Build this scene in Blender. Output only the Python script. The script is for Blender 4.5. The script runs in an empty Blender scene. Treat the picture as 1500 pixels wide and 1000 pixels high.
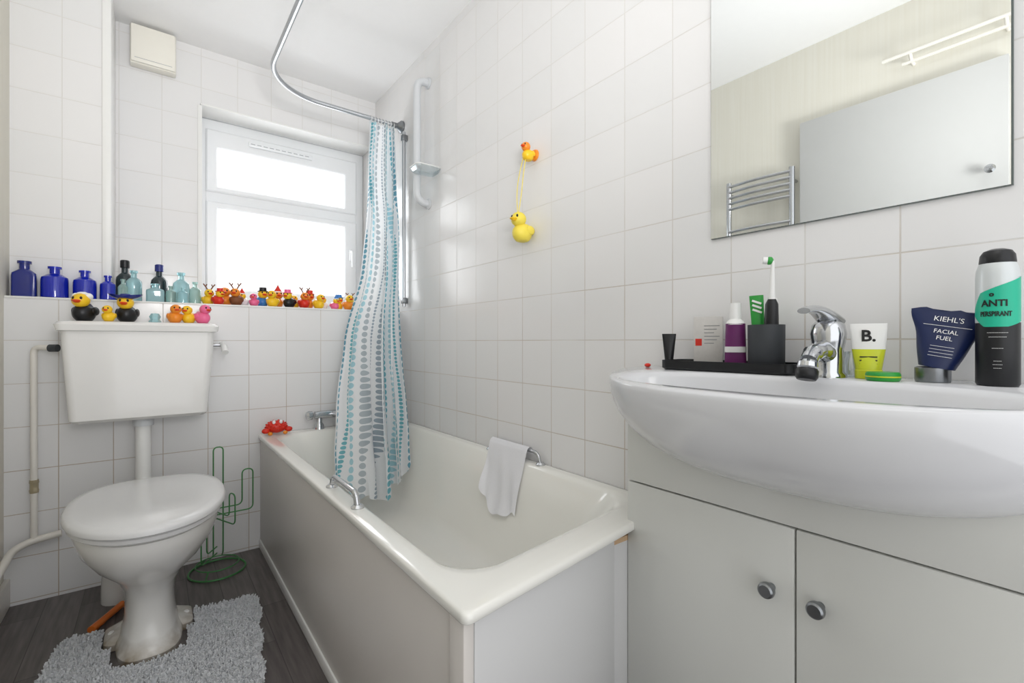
import bpy, bmesh, math, random
from mathutils import Vector, Matrix
random.seed(7)
R=math.radians
scene=bpy.context.scene
COL=scene.collection
scene.view_settings.view_transform='Standard'
scene.view_settings.look='None'
scene.view_settings.exposure=.30

# ------------------------------------------------------------------ materials
def lin(h):
    h=h.lstrip('#'); c=[int(h[i:i+2],16)/255 for i in (0,2,4)]
    return tuple((x/12.92 if x<=.04045 else ((x+.055)/1.055)**2.4) for x in c)+(1,)
_M={}
def mat(name,col,rough=.4,metal=0,trans=0,coat=0,var=.04,scale=30,bump=0,bscale=200,ior=1.45):
    if name in _M: return _M[name]
    m=bpy.data.materials.new(name); m.use_nodes=True
    nt=m.node_tree; b=nt.nodes['Principled BSDF']
    c=lin(col) if isinstance(col,str) else col
    tc=nt.nodes.new('ShaderNodeTexCoord'); nz=nt.nodes.new('ShaderNodeTexNoise'); nz.inputs['Scale'].default_value=scale
    nt.links.new(tc.outputs['Object'],nz.inputs['Vector'])
    mx=nt.nodes.new('ShaderNodeMix'); mx.data_type='RGBA'
    mx.inputs[6].default_value=tuple(max(0,x*(1-var)) for x in c[:3])+(1,)
    mx.inputs[7].default_value=tuple(min(1,x*(1+var)) for x in c[:3])+(1,)
    nt.links.new(nz.outputs['Fac'],mx.inputs[0]); nt.links.new(mx.outputs[2],b.inputs['Base Color'])
    b.inputs['Roughness'].default_value=rough; b.inputs['Metallic'].default_value=metal
    b.inputs['Transmission Weight'].default_value=trans; b.inputs['Coat Weight'].default_value=coat
    b.inputs['IOR'].default_value=ior
    if bump:
        n2=nt.nodes.new('ShaderNodeTexNoise'); n2.inputs['Scale'].default_value=bscale
        nt.links.new(tc.outputs['Object'],n2.inputs['Vector'])
        bp=nt.nodes.new('ShaderNodeBump'); bp.inputs['Strength'].default_value=bump; bp.inputs['Distance'].default_value=.002
        nt.links.new(n2.outputs['Fac'],bp.inputs['Height']); nt.links.new(bp.outputs['Normal'],b.inputs['Normal'])
    _M[name]=m; return m

def tile_mat(name,c1,c2,g1,g2,rough=.19):
    m=bpy.data.materials.new(name); m.use_nodes=True; nt=m.node_tree; N=nt.nodes; L=nt.links
    b=N['Principled BSDF']; b.inputs['Specular IOR Level'].default_value=.36
    uv=N.new('ShaderNodeUVMap'); uv.uv_map='UVMap'
    br=N.new('ShaderNodeTexBrick'); br.offset=0; br.offset_frequency=1; br.squash=1
    br.inputs['Scale'].default_value=1; br.inputs['Brick Width'].default_value=.152; br.inputs['Row Height'].default_value=.152
    br.inputs['Mortar Size'].default_value=.0017; br.inputs['Mortar Smooth'].default_value=.4; br.inputs['Bias'].default_value=0
    br.inputs['Color1'].default_value=lin(c1); br.inputs['Color2'].default_value=lin(c2)
    L.new(uv.outputs['UV'],br.inputs['Vector'])
    geo=N.new('ShaderNodeNewGeometry')
    nz=N.new('ShaderNodeTexNoise'); nz.inputs['Scale'].default_value=5; nz.inputs['Detail'].default_value=6
    L.new(geo.outputs['Position'],nz.inputs['Vector'])
    sep=N.new('ShaderNodeSeparateXYZ'); L.new(geo.outputs['Position'],sep.inputs[0])
    mr=N.new('ShaderNodeMapRange'); mr.inputs['From Min'].default_value=1.7; mr.inputs['From Max'].default_value=.3
    mr.inputs['To Min'].default_value=-.35; mr.inputs['To Max'].default_value=.4
    L.new(sep.outputs['Z'],mr.inputs['Value'])
    ad=N.new('ShaderNodeMath'); ad.operation='ADD'; L.new(nz.outputs['Fac'],ad.inputs[0]); L.new(mr.outputs['Result'],ad.inputs[1])
    cr=N.new('ShaderNodeValToRGB'); cr.color_ramp.elements[0].position=.35; cr.color_ramp.elements[0].color=lin(g1)
    cr.color_ramp.elements[1].position=.9; cr.color_ramp.elements[1].color=lin(g2)
    L.new(ad.outputs[0],cr.inputs['Fac']); L.new(cr.outputs['Color'],br.inputs['Mortar'])
    L.new(br.outputs['Color'],b.inputs['Base Color'])
    rr=N.new('ShaderNodeMapRange'); rr.inputs['To Min'].default_value=rough; rr.inputs['To Max'].default_value=.6
    L.new(br.outputs['Fac'],rr.inputs['Value']); L.new(rr.outputs['Result'],b.inputs['Roughness'])
    n2=N.new('ShaderNodeTexNoise'); n2.inputs['Scale'].default_value=11; n2.inputs['Detail'].default_value=1
    L.new(geo.outputs['Position'],n2.inputs['Vector'])
    ma=N.new('ShaderNodeMath'); ma.operation='MULTIPLY_ADD'; ma.inputs[1].default_value=-.35
    L.new(br.outputs['Fac'],ma.inputs[0]); L.new(n2.outputs['Fac'],ma.inputs[2])
    bp=N.new('ShaderNodeBump'); bp.inputs['Strength'].default_value=.5; bp.inputs['Distance'].default_value=.0018
    L.new(ma.outputs[0],bp.inputs['Height']); L.new(bp.outputs['Normal'],b.inputs['Normal'])
    return m

def floor_mat():
    m=bpy.data.materials.new('floor_vinyl'); m.use_nodes=True; nt=m.node_tree; N=nt.nodes; L=nt.links
    b=N['Principled BSDF']; uv=N.new('ShaderNodeUVMap'); uv.uv_map='UVMap'
    br=N.new('ShaderNodeTexBrick'); br.offset=.37; br.inputs['Scale'].default_value=1
    br.inputs['Brick Width'].default_value=.62; br.inputs['Row Height'].default_value=.1; br.inputs['Mortar Size'].default_value=.0012
    br.inputs['Color1'].default_value=lin('#6f6a68'); br.inputs['Color2'].default_value=lin('#575150'); br.inputs['Mortar'].default_value=lin('#3f3b3a')
    L.new(uv.outputs['UV'],br.inputs['Vector'])
    mp=N.new('ShaderNodeMapping'); mp.inputs['Scale'].default_value=(6,70,1); L.new(uv.outputs['UV'],mp.inputs['Vector'])
    nz=N.new('ShaderNodeTexNoise'); nz.inputs['Scale'].default_value=1; nz.inputs['Detail'].default_value=5; L.new(mp.outputs['Vector'],nz.inputs['Vector'])
    cr=N.new('ShaderNodeValToRGB'); cr.color_ramp.elements[0].position=.3; cr.color_ramp.elements[0].color=(.62,.6,.6,1)
    cr.color_ramp.elements[1].position=.7; cr.color_ramp.elements[1].color=(1.15,1.13,1.12,1); L.new(nz.outputs['Fac'],cr.inputs['Fac'])
    mx=N.new('ShaderNodeMix'); mx.data_type='RGBA'; mx.blend_type='MULTIPLY'; mx.inputs[0].default_value=1
    L.new(br.outputs['Color'],mx.inputs[6]); L.new(cr.outputs['Color'],mx.inputs[7]); L.new(mx.outputs[2],b.inputs['Base Color'])
    b.inputs['Roughness'].default_value=.38
    return m

def stripe_mat():
    m=bpy.data.materials.new('wallpaper_cream'); m.use_nodes=True; nt=m.node_tree; N=nt.nodes; L=nt.links
    b=N['Principled BSDF']; uv=N.new('ShaderNodeUVMap'); uv.uv_map='UVMap'
    mp=N.new('ShaderNodeMapping'); mp.inputs['Scale'].default_value=(90,2,1); L.new(uv.outputs['UV'],mp.inputs['Vector'])
    nz=N.new('ShaderNodeTexNoise'); nz.inputs['Scale'].default_value=1; nz.inputs['Detail'].default_value=3; L.new(mp.outputs['Vector'],nz.inputs['Vector'])
    cr=N.new('ShaderNodeValToRGB'); cr.color_ramp.elements[0].position=.3; cr.color_ramp.elements[0].color=lin('#e0dccf')
    cr.color_ramp.elements[1].position=.7; cr.color_ramp.elements[1].color=lin('#e4e1d6'); L.new(nz.outputs['Fac'],cr.inputs['Fac'])
    L.new(cr.outputs['Color'],b.inputs['Base Color']); b.inputs['Roughness'].default_value=.7
    return m

def ceramic_grubby():
    m=bpy.data.materials.new('pan_ceramic'); m.use_nodes=True; nt=m.node_tree; N=nt.nodes; L=nt.links
    b=N['Principled BSDF']; geo=N.new('ShaderNodeNewGeometry'); sep=N.new('ShaderNodeSeparateXYZ'); L.new(geo.outputs['Position'],sep.inputs[0])
    nz=N.new('ShaderNodeTexNoise'); nz.inputs['Scale'].default_value=22; nz.inputs['Detail'].default_value=6; L.new(geo.outputs['Position'],nz.inputs['Vector'])
    mr=N.new('ShaderNodeMapRange'); mr.inputs['From Min'].default_value=.08; mr.inputs['From Max'].default_value=0; L.new(sep.outputs['Z'],mr.inputs['Value'])
    mu=N.new('ShaderNodeMath'); mu.operation='MULTIPLY'; L.new(mr.outputs['Result'],mu.inputs[0]); L.new(nz.outputs['Fac'],mu.inputs[1])
    cr=N.new('ShaderNodeValToRGB'); cr.color_ramp.elements[0].position=.12; cr.color_ramp.elements[0].color=lin('#eeedea')
    cr.color_ramp.elements[1].position=.55; cr.color_ramp.elements[1].color=lin('#968873'); L.new(mu.outputs[0],cr.inputs['Fac'])
    L.new(cr.outputs['Color'],b.inputs['Base Color']); b.inputs['Roughness'].default_value=.12; b.inputs['Coat Weight'].default_value=.3
    return m

def curtain_mat():
    m=bpy.data.materials.new('curtain_dots'); m.use_nodes=True; nt=m.node_tree; N=nt.nodes; L=nt.links
    b=N['Principled BSDF']; out=N['Material Output']; uv=N.new('ShaderNodeUVMap'); uv.uv_map='UVMap'
    sp=N.new('ShaderNodeSeparateXYZ'); L.new(uv.outputs['UV'],sp.inputs[0])
    def M(op,a,bv=None,c=None):
        n=N.new('ShaderNodeMath'); n.operation=op
        for i,v in enumerate((a,bv,c)):
            if v is None: continue
            if isinstance(v,(int,float)): n.inputs[i].default_value=v
            else: L.new(v,n.inputs[i])
        return n.outputs[0]
    W=.044
    wob=M('MULTIPLY',M('SINE',M('MULTIPLY',sp.outputs['Y'],8.0)),.012)
    cu=M('DIVIDE',M('ADD',sp.outputs['X'],wob),W); col=M('FLOOR',cu)
    wn=N.new('ShaderNodeTexWhiteNoise'); wn.noise_dimensions='1D'; L.new(col,wn.inputs['W'])
    w2=N.new('ShaderNodeTexWhiteNoise'); w2.noise_dimensions='1D'; L.new(M('ADD',col,57.3),w2.inputs['W'])
    s=M('MULTIPLY_ADD',wn.outputs['Value'],.018,.016)
    du=M('DIVIDE',M('MULTIPLY',M('SUBTRACT',M('FRACT',cu),.5),W),s)
    dv=M('SUBTRACT',M('FRACT',M('DIVIDE',sp.outputs['Y'],s)),.5)
    dist=M('SQRT',M('ADD',M('MULTIPLY',du,du),M('MULTIPLY',dv,dv)))
    mask=M('LESS_THAN',dist,.41)
    cr=N.new('ShaderNodeValToRGB'); cr.color_ramp.interpolation='CONSTANT'
    cols=['#7cbecb','#a0adb8','#70a8bc','#aad4de','#b3bdc3','#74b8c3']
    e=cr.color_ramp.elements; e[0].position=0; e[0].color=lin(cols[0]); e[1].position=.18; e[1].color=lin(cols[1])
    for i,c in enumerate(cols[2:]):
        q=e.new(.36+.16*i); q.color=lin(c)
    L.new(w2.outputs['Value'],cr.inputs['Fac'])
    mx=N.new('ShaderNodeMix'); mx.data_type='RGBA'; mx.inputs[6].default_value=lin('#f0f2f4')
    L.new(mask,mx.inputs[0]); L.new(cr.outputs['Color'],mx.inputs[7]); L.new(mx.outputs[2],b.inputs['Base Color'])
    b.inputs['Roughness'].default_value=.5
    tr=N.new('ShaderNodeBsdfTranslucent'); L.new(mx.outputs[2],tr.inputs['Color'])
    ms=N.new('ShaderNodeMixShader'); ms.inputs[0].default_value=.3
    L.new(b.outputs[0],ms.inputs[1]); L.new(tr.outputs[0],ms.inputs[2]); L.new(ms.outputs[0],out.inputs['Surface'])
    return m

def cloth_mat():
    m=bpy.data.materials.new('sheer_flannel'); m.use_nodes=True; nt=m.node_tree; N=nt.nodes; L=nt.links
    b=N['Principled BSDF']; b.inputs['Roughness'].default_value=.95
    tc=N.new('ShaderNodeTexCoord'); nz=N.new('ShaderNodeTexNoise'); nz.inputs['Scale'].default_value=300; L.new(tc.outputs['Object'],nz.inputs['Vector'])
    cr=N.new('ShaderNodeValToRGB'); cr.color_ramp.elements[0].color=lin('#eeeef3'); cr.color_ramp.elements[1].color=lin('#f8f8fb'); L.new(nz.outputs['Fac'],cr.inputs['Fac'])
    L.new(cr.outputs['Color'],b.inputs['Base Color'])
    tr=N.new('ShaderNodeBsdfTranslucent'); L.new(cr.outputs['Color'],tr.inputs['Color'])
    m1=N.new('ShaderNodeMixShader'); m1.inputs[0].default_value=.15; L.new(b.outputs[0],m1.inputs[1]); L.new(tr.outputs[0],m1.inputs[2])
    L.new(m1.outputs[0],N['Material Output'].inputs['Surface']); return m

def thin_glass(name,tint='#ffffff',fac=.9,rough=.02):
    m=bpy.data.materials.new(name); m.use_nodes=True; nt=m.node_tree; N=nt.nodes; L=nt.links
    for n in list(N):
        if n.type=='BSDF_PRINCIPLED': N.remove(n)
    t=N.new('ShaderNodeBsdfTransparent'); t.inputs[0].default_value=lin(tint)
    g=N.new('ShaderNodeBsdfGlossy'); g.inputs['Roughness'].default_value=rough; g.inputs['Color'].default_value=(.9,.9,.9,1)
    nz=N.new('ShaderNodeTexNoise'); nz.inputs['Scale'].default_value=20
    mr=N.new('ShaderNodeMapRange'); mr.inputs['To Min'].default_value=1-fac-.02; mr.inputs['To Max'].default_value=1-fac+.02
    L.new(nz.outputs['Fac'],mr.inputs['Value'])
    ms=N.new('ShaderNodeMixShader'); L.new(mr.outputs['Result'],ms.inputs[0]); L.new(t.outputs[0],ms.inputs[1]); L.new(g.outputs[0],ms.inputs[2])
    L.new(ms.outputs[0],N['Material Output'].inputs['Surface'])
    return m

TILE=tile_mat('wall_tiles','#e9e8e8','#e5e5e5','#dad8d5','#bcae9f')
FLOOR=floor_mat(); PAPER=stripe_mat(); CURT=curtain_mat(); PANM=ceramic_grubby(); CLOTH=cloth_mat()
PAINT=mat('ceiling_paint','#f6f6f6',.7,var=.01)
UPVC=mat('white_upvc','#eff1f3',.3,var=.01)
CERAM=mat('white_ceramic','#edecea',.1,coat=.4,var=.01)
CERAM2=mat('basin_ceramic','#d9dadd',.12,coat=.4,var=.01)
CREAM=mat('tub_enamel','#efeee8',.12,coat=.4,var=.015,scale=6)
SEATM=mat('seat_plastic','#e2e2e2',.22,coat=.3,var=.01)
PANEL=mat('bath_panel','#d6d1cc',.3,var=.03,scale=4)
PANEL2=mat('bath_end_panel','#d0d0d0',.35,var=.02,scale=4)
CAB=mat('cabinet_gloss_white','#d2d3cf',.2,coat=.2,var=.008,scale=3)
GAP=mat('dark_gap','#4a4a48',.8)
VGREY=mat('vent_grey','#a9acb0',.6)
CHROME=mat('chrome','#c9cbce',.13,metal=1,var=.02)
CHROME2=mat('brushed_grey_metal','#8c8f92',.3,metal=1,var=.03)
ALU=mat('aluminium_rail','#b9bcc0',.3,metal=.9,var=.02)
WPLAST=mat('white_plastic','#ededeb',.35,var=.02)
GPLAST=mat('grab_rail_plastic','#d0d3d6',.35,var=.02)
IVORY=mat('ivory_plastic','#efece2',.4,var=.02)
POLEM=mat('pole_paint','#f1ede4',.5,var=.03)
PIPEM=mat('painted_pipe','#e9e5dd',.4,var=.05,scale=18)
BRASS=mat('dull_brass_joint','#b5a98e',.4,metal=.5,var=.08)
BLACK=mat('black_plastic','#17181b',.35,var=.1)
DGREY=mat('dark_grey_ceramic','#3c3f43',.55,var=.08)
BLUEG=mat('cobalt_glass','#1a2fc4',.08,coat=.6,var=.12,trans=.3)
BLUED=mat('navy_glass','#1a2a86',.08,coat=.6,var=.1,trans=.2)
DGREEN=mat('dark_green_glass','#1f3338',.08,coat=.6,var=.1,trans=.2)
AQUA=mat('aqua_glass','#c2ecf2',.06,trans=.6,var=.05)
PALEG=mat('pale_green_glass','#bcdcd6',.06,trans=.6,var=.05)
CORK=mat('timber_edge','#c4a684',.8,var=.15,scale=80)
YEL=mat('duck_yellow','#f7c928',.3,var=.03)
YEL2=mat('duck_pale_yellow','#f2dd55',.5,var=.05,bump=.2)
ORA=mat('duck_orange','#f0902c',.3,var=.03)
BEAK=mat('duck_beak_orange','#e8501c',.3,var=.03)
PINK=mat('duck_pink','#ee6f9c',.3,var=.03)
BLUT=mat('toy_blue','#3d7fc8',.3,var=.03)
RED=mat('toy_red','#d62f1e',.35,var=.05)
BRN=mat('antler_brown','#7a4a2c',.6,var=.05)
WHITE=mat('plain_white','#f4f4f4',.5,var=.01)
GREENW=mat('green_wire','#4a8a50',.35,metal=.2,var=.1)
ORANGE=mat('orange_plastic','#e2762c',.35,var=.04)
PILE=mat('mat_pile','#dddfe2',.95,var=.08,scale=40)
NAVY=mat('navy_tube','#16244f',.35,var=.05)
LIME=mat('lime_tube','#c9d12c',.35,var=.04)
PURP=mat('purple_tube','#6a2a63',.35,var=.05)
GREEN=mat('green_plastic','#2f9a3e',.35,var=.06)
TEALP=mat('teal_patch','#1fb391',.35,var=.02)
SILV=mat('silver_white_can','#d0d5d6',.3,metal=.15,var=.01)
CARD=mat('pale_card','#cfccc8',.6,var=.06,scale=120)
GLASSP=thin_glass('window_glass','#ffffff',.94)
CLEAR=thin_glass('clear_plastic','#eef4f6',.72,.1)
MIRR=mat('mirror_silver','#eaeded',.0,metal=1,var=.003)
MEDGE=mat('mirror_edge','#5d6664',.3,var=.02)
DOORM=mat('door_paint','#cacac8',.6,var=.01)
ANTW=mat('lettering_white','#f4f4f4',.5,var=.01)
LETB=mat('lettering_black','#1c1c1c',.5,var=.01)

# ------------------------------------------------------------------ geometry
def from_bm(bm):
    bm.verts.ensure_lookup_table(); bm.verts.index_update()
    V=[tuple(v.co) for v in bm.verts]; F=[[v.index for v in f.verts] for f in bm.faces]; bm.free(); return V,F
def gbox(x0,x1,y0,y1,z0,z1,bev=0,seg=2):
    bm=bmesh.new(); bmesh.ops.create_cube(bm,size=1)
    for v in bm.verts: v.co=Vector(((x0+x1)/2+v.co.x*(x1-x0),(y0+y1)/2+v.co.y*(y1-y0),(z0+z1)/2+v.co.z*(z1-z0)))
    if bev: bmesh.ops.bevel(bm,geom=list(bm.edges),offset=bev,segments=seg,affect='EDGES',profile=.5)
    return from_bm(bm)
def gxf(g,M): return [tuple(M@Vector(v)) for v in g[0]],g[1]
def gloft(rings,cap0=True,cap1=True):
    n=len(rings[0]); V=[tuple(p) for r in rings for p in r]; F=[]
    for k in range(len(rings)-1):
        for i in range(n):
            j=(i+1)%n; F.append([k*n+i,k*n+j,(k+1)*n+j,(k+1)*n+i])
    if cap0: F.append(list(range(n))[::-1])
    if cap1: F.append([(len(rings)-1)*n+i for i in range(n)])
    return V,F
def gframe(o,i,y0,y1,b=.004):
    def rect(q,y,e=0): return [(q[0]+e,y,q[2]+e),(q[1]-e,y,q[2]+e),(q[1]-e,y,q[3]-e),(q[0]+e,y,q[3]-e)]
    rs=[rect(o,y1),rect(o,y0+b),rect(o,y0,b),rect(i,y0,-b),rect(i,y0+b),rect(i,y1)]
    V,F=gloft(rs,False,False); n=4; a=5*n
    for k in range(4): F.append([a+k,a+(k+1)%4,(k+1)%4,k])
    return V,F
def align(p,d):
    q=Vector((0,0,1)).rotation_difference(Vector(d).normalized())
    return Matrix.Translation(Vector(p))@q.to_matrix().to_4x4()
def glathe(prof,p=(0,0,0),d=(0,0,1),seg=32):
    g=gloft([[(max(r,1e-5)*math.cos(2*math.pi*i/seg),max(r,1e-5)*math.sin(2*math.pi*i/seg),z) for i in range(seg)] for r,z in prof])
    return gxf(g,align(p,d))
def gell(c,r,seg=20,rings=12,fn=None):
    prof=[]
    for k in range(rings+1):
        t=math.pi*k/rings-math.pi/2; prof.append((math.cos(t),math.sin(t)))
    V,F=gloft([[(max(a,1e-4)*math.cos(2*math.pi*i/seg),max(a,1e-4)*math.sin(2*math.pi*i/seg),z) for i in range(seg)] for a,z in prof])
    out=[]
    for v in V:
        x,y,z=v
        if fn: x,y,z=fn(x,y,z)
        out.append((c[0]+x*r[0],c[1]+y*r[1],c[2]+z*r[2]))
    return out,F
def gtube(pts,r,seg=12,closed=False):
    P=[Vector(p) for p in pts]; n=len(P); rings=[]; nrm=None
    for i in range(n):
        if closed: t=(P[(i+1)%n]-P[i-1]).normalized()
        else: t=(P[min(i+1,n-1)]-P[max(i-1,0)]).normalized()
        if nrm is None:
            a=Vector((0,0,1)) if abs(t.z)<.9 else Vector((1,0,0)); nrm=t.cross(a).normalized()
        else:
            nrm=(nrm-t*nrm.dot(t)).normalized()
        b=t.cross(nrm); rr=r[min(i,len(r)-1)] if isinstance(r,(list,tuple)) else r
        rings.append([P[i]+(nrm*math.cos(2*math.pi*k/seg)+b*math.sin(2*math.pi*k/seg))*rr for k in range(seg)])
    if closed:
        rings.append(rings[0]); return gloft(rings,False,False)
    return gloft(rings)
def smooth(pts,n=8,closed=False):
    P=[Vector(p) for p in pts]; out=[]; m=len(P)
    rng=range(m if closed else m-1)
    for i in rng:
        if closed: p0,p1,p2,p3=P[i-1],P[i],P[(i+1)%m],P[(i+2)%m]
        else: p0,p1,p2,p3=P[max(i-1,0)],P[i],P[i+1],P[min(i+2,m-1)]
        for k in range(n):
            t=k/n; out.append(.5*((2*p1)+(-p0+p2)*t+(2*p0-5*p1+4*p2-p3)*t*t+(-p0+3*p1-3*p2+p3)*t**3))
    if not closed: out.append(P[-1])
    return out
def fillet(pts,r,n=6,lim=.49):
    P=[Vector(p) for p in pts]; out=[P[0]]
    for i in range(1,len(P)-1):
        a=(P[i-1]-P[i]); b=(P[i+1]-P[i]); rr=min(r,a.length*lim,b.length*lim); a.normalize(); b.normalize()
        s=P[i]+a*rr; e=P[i]+b*rr
        for k in range(n+1):
            t=k/n; out.append(s*(1-t)**2+P[i]*2*t*(1-t)+e*t*t)
    out.append(P[-1]); return out
def rrect(x0,x1,y0,y1,r,z,n=8,fn=None):
    out=[]
    for cx,cy,a0 in ((x1-r,y1-r,0),(x0+r,y1-r,90),(x0+r,y0+r,180),(x1-r,y0+r,270)):
        for k in range(n+1):
            a=R(a0+90*k/n); p=(cx+r*math.cos(a),cy+r*math.sin(a),z); out.append(fn(*p) if fn else p)
    return out
def gtext(s,size,ext=.0002,bold=0):
    c=bpy.data.curves.new('t','FONT'); c.body=s; c.size=size; c.align_x='CENTER'; c.align_y='CENTER'; c.extrude=ext; c.resolution_u=3; c.offset=bold
    o=bpy.data.objects.new('t',c); COL.objects.link(o); dg=bpy.context.evaluated_depsgraph_get(); dg.update()
    me=o.evaluated_get(dg).to_mesh(); V=[tuple(v.co) for v in me.vertices]; F=[list(p.vertices) for p in me.polygons]
    o.evaluated_get(dg).to_mesh_clear(); bpy.data.objects.remove(o); bpy.data.curves.remove(c); return V,F

WL={}
def empty(name,loc,label=None,cat=None,group=None,parent=None):
    o=bpy.data.objects.new(name,None); o.empty_display_size=.03; COL.objects.link(o)
    loc=Vector(loc); WL[o]=loc
    if parent: o.parent=parent; o.location=loc-WL[parent]
    else: o.location=loc
    if label: o['label']=label
    if cat: o['category']=cat
    if group: o['group']=group
    return o
def make(name,parts,parent=None,label=None,cat=None,kind=None,group=None,uv=None,sharp=35,flat=False):
    V=[];F=[];mi=[];mats=[]
    for g,m in parts:
        if m not in mats: mats.append(m)
        o=len(V); V+=[Vector(v) for v in g[0]]
        for f in g[1]: F.append([i+o for i in f]); mi.append(mats.index(m))
    mn=Vector([min(v[i] for v in V) for i in range(3)]); mxx=Vector([max(v[i] for v in V) for i in range(3)])
    org=Vector(((mn.x+mxx.x)/2,(mn.y+mxx.y)/2,mn.z))
    me=bpy.data.meshes.new(name); me.from_pydata([v-org for v in V],[],F)
    for m in mats: me.materials.append(m)
    for i,p in enumerate(me.polygons): p.material_index=mi[i]; p.use_smooth=not flat
    if uv is None and kind!='stuff':
        bm=bmesh.new(); bm.from_mesh(me); bmesh.ops.recalc_face_normals(bm,faces=bm.faces); bm.to_mesh(me); bm.free()
    if not flat: me.set_sharp_from_angle(angle=R(sharp))
    if uv:
        ul=me.uv_layers.new(name='UVMap')
        for p in me.polygons:
            for li in p.loop_indices:
                vi=me.loops[li].vertex_index; ul.data[li].uv=uv(V[vi],p.normal,vi)
    o=bpy.data.objects.new(name,me); COL.objects.link(o); WL[o]=org
    if parent: o.parent=parent; o.location=org-WL[parent]
    else: o.location=org
    if label: o['label']=label
    if cat: o['category']=cat
    if kind: o['kind']=kind
    if group: o['group']=group
    return o

# ------------------------------------------------------------------ room
XW=1.045; XL=-.41; YB=2.35; YU=2.70; ZL=1.076; ZC=2.33; YN=-.6
def wuv(co,n,vi):
    if abs(n.x)>.5: return (co.y-.697+15.2,co.z-ZL+15.2)
    if abs(n.y)>.5: return (co.x-.183+15.2,co.z-ZL+15.2)
    return (co.x-.183+15.2,co.y-YB+15.2)
def fuv(co,n,vi): return (co.y+5,co.x+5)
make('floor',[(gbox(XL-.1,XW+.1,YN,2.95,-.1,0),FLOOR)],kind='structure',uv=fuv)
make('ceiling',[(gbox(XL-.1,XW+.1,YN,2.95,ZC,ZC+.1),PAINT)],kind='structure')
make('wall_right',[(gbox(XW,XW+.1,YN,2.95,0,ZC),TILE)],kind='structure',uv=wuv)
make('wall_left',[(gbox(XL-.1,XL,YN,2.95,0,ZC),PAPER)],kind='structure',uv=lambda c,n,v:(c.y,c.z))
WX0,WX1,WZ1=.178,1.022,2.064; YF=2.84
make('wall_back',[(gbox(XL,XW,YB,2.95,0,ZL),TILE),
  (gbox(XL,WX0,YU,2.95,ZL,ZC),TILE),(gbox(WX0,XW,YU,2.95,WZ1,ZC),TILE),(gbox(WX1,XW,YU,2.95,ZL,WZ1),TILE),
  (gbox(XL,-.160,2.43,YU,ZL,ZC),TILE)],kind='structure',uv=wuv)
make('trim_1',[(gbox(XL+.001,XW-.002,YB-.004,YB+.012,ZL-.004,ZL+.003,.001),WPLAST)],kind='structure')
make('trim_2',[(gbox(-.1595,-.132,2.424,2.699,ZL+.003,ZC-.001,.002),WPLAST)],kind='structure')
make('trim_3',[(gbox(WX0+.001,WX1-.001,YU-.006,YF-.001,WZ1-.008,WZ1-.0005,.002),WPLAST)],kind='structure')
make('trim_4',[(gbox(WX0-.010,WX0+.008,YU-.006,YF-.001,ZL+.001,WZ1-.010,.002),WPLAST)],kind='structure')
make('baseboard_left',[(gbox(XL+.0005,XL+.016,YN,YB-.001,0.0005,.1,.004),PIPEM)],kind='structure')
win=make('window_1',[(gframe((WX0+.006,WX1,ZL+.001,WZ1-.009),(WX0+.036,WX1-.05,ZL+.05,2.0),YF,YF+.06,.004),UPVC),
   (gbox(WX0+.034,WX1-.048,YF+.002,YF+.055,1.632,1.690,.004),UPVC)],kind='structure',sharp=20)
make('sash',[(gframe((WX0+.034,WX1-.045,ZL+.048,1.636),(.262,.906,1.19,1.602),YF-.014,YF+.045,.006),UPVC)],parent=win,sharp=20)
make('sash',[(gframe((WX0+.034,WX1-.045,1.686,2.002),(.262,.906,1.714,1.912),YF-.014,YF+.045,.006),UPVC)],parent=win,sharp=20)
make('pane',[(gbox(.25,.918,YF+.015,YF+.021,1.18,1.615),GLASSP)],parent=win)
make('pane',[(gbox(.25,.918,YF+.015,YF+.021,1.705,1.925),GLASSP)],parent=win)
make('trickle_vent',[(gbox(.40,.72,YF-.030,YF-.0145,1.952,1.978,.004),UPVC)]+[(gbox(.41+i*.03,.43+i*.03,YF-.0315,YF-.028,1.963,1.966),VGREY) for i in range(10)],parent=win)
make('window_handle',[(gbox(.930,.950,YF-.03,YF-.0145,1.40,1.47,.004),UPVC),(gtube(fillet([(.940,YF-.025,1.455),(.940,YF-.05,1.455),(.940,YF-.052,1.36)],.012),.007),UPVC)],parent=win)
dr=make('door_1',[(gbox(XL+.0005,XL+.04,.255,.945,.005,1.96,.003),DOORM)],kind='structure')
make('knob',[(glathe([(.006,0),(.006,.02),(.014,.024),(.016,.032),(.010,.040),(0,.042)],(XL+.04,.30,1.55),(1,0,0)),CHROME)],parent=dr)
e=empty('curtain_pole',(XL+.04,.4,2.08),'double painted rail fixed to the wall above the door','pole')
make('pole',[(gtube([(XL+.06,.2,2.090),(XL+.06,.62,2.090)],.007),POLEM)],parent=e)
make('pole',[(gtube([(XL+.035,.2,2.062),(XL+.035,.56,2.062)],.007),POLEM)],parent=e)
for y in (.53,.26): make('bracket',[(gtube([(XL-.002,y,2.062),(XL+.035,y,2.062),(XL+.06,y,2.09)],.006),POLEM)],parent=e)
e=empty('towel_radiator',(XL+.05,1.13,1.0),'chrome ladder towel radiator on the cream wall','radiator')
for yy in (.975,1.285): make('upright',[(gtube([(XL+.05,yy,.95),(XL+.05,yy,1.76)],.013),CHROME),(gtube([(XL-.004,yy,1.7),(XL+.05,yy,1.7)],.008),CHROME),(gtube([(XL-.004,yy,1.05),(XL+.05,yy,1.05)],.008),CHROME)],parent=e)
for z in (1.74,1.71,1.68,1.65,1.62,1.50,1.47,1.44,1.32,1.29,1.26,1.14,1.11,1.08):
    make('bar',[(gtube(smooth([(XL+.055,.975,z),(XL+.070,1.13,z),(XL+.055,1.285,z)],6),.008,8),CHROME)],parent=e)

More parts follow.
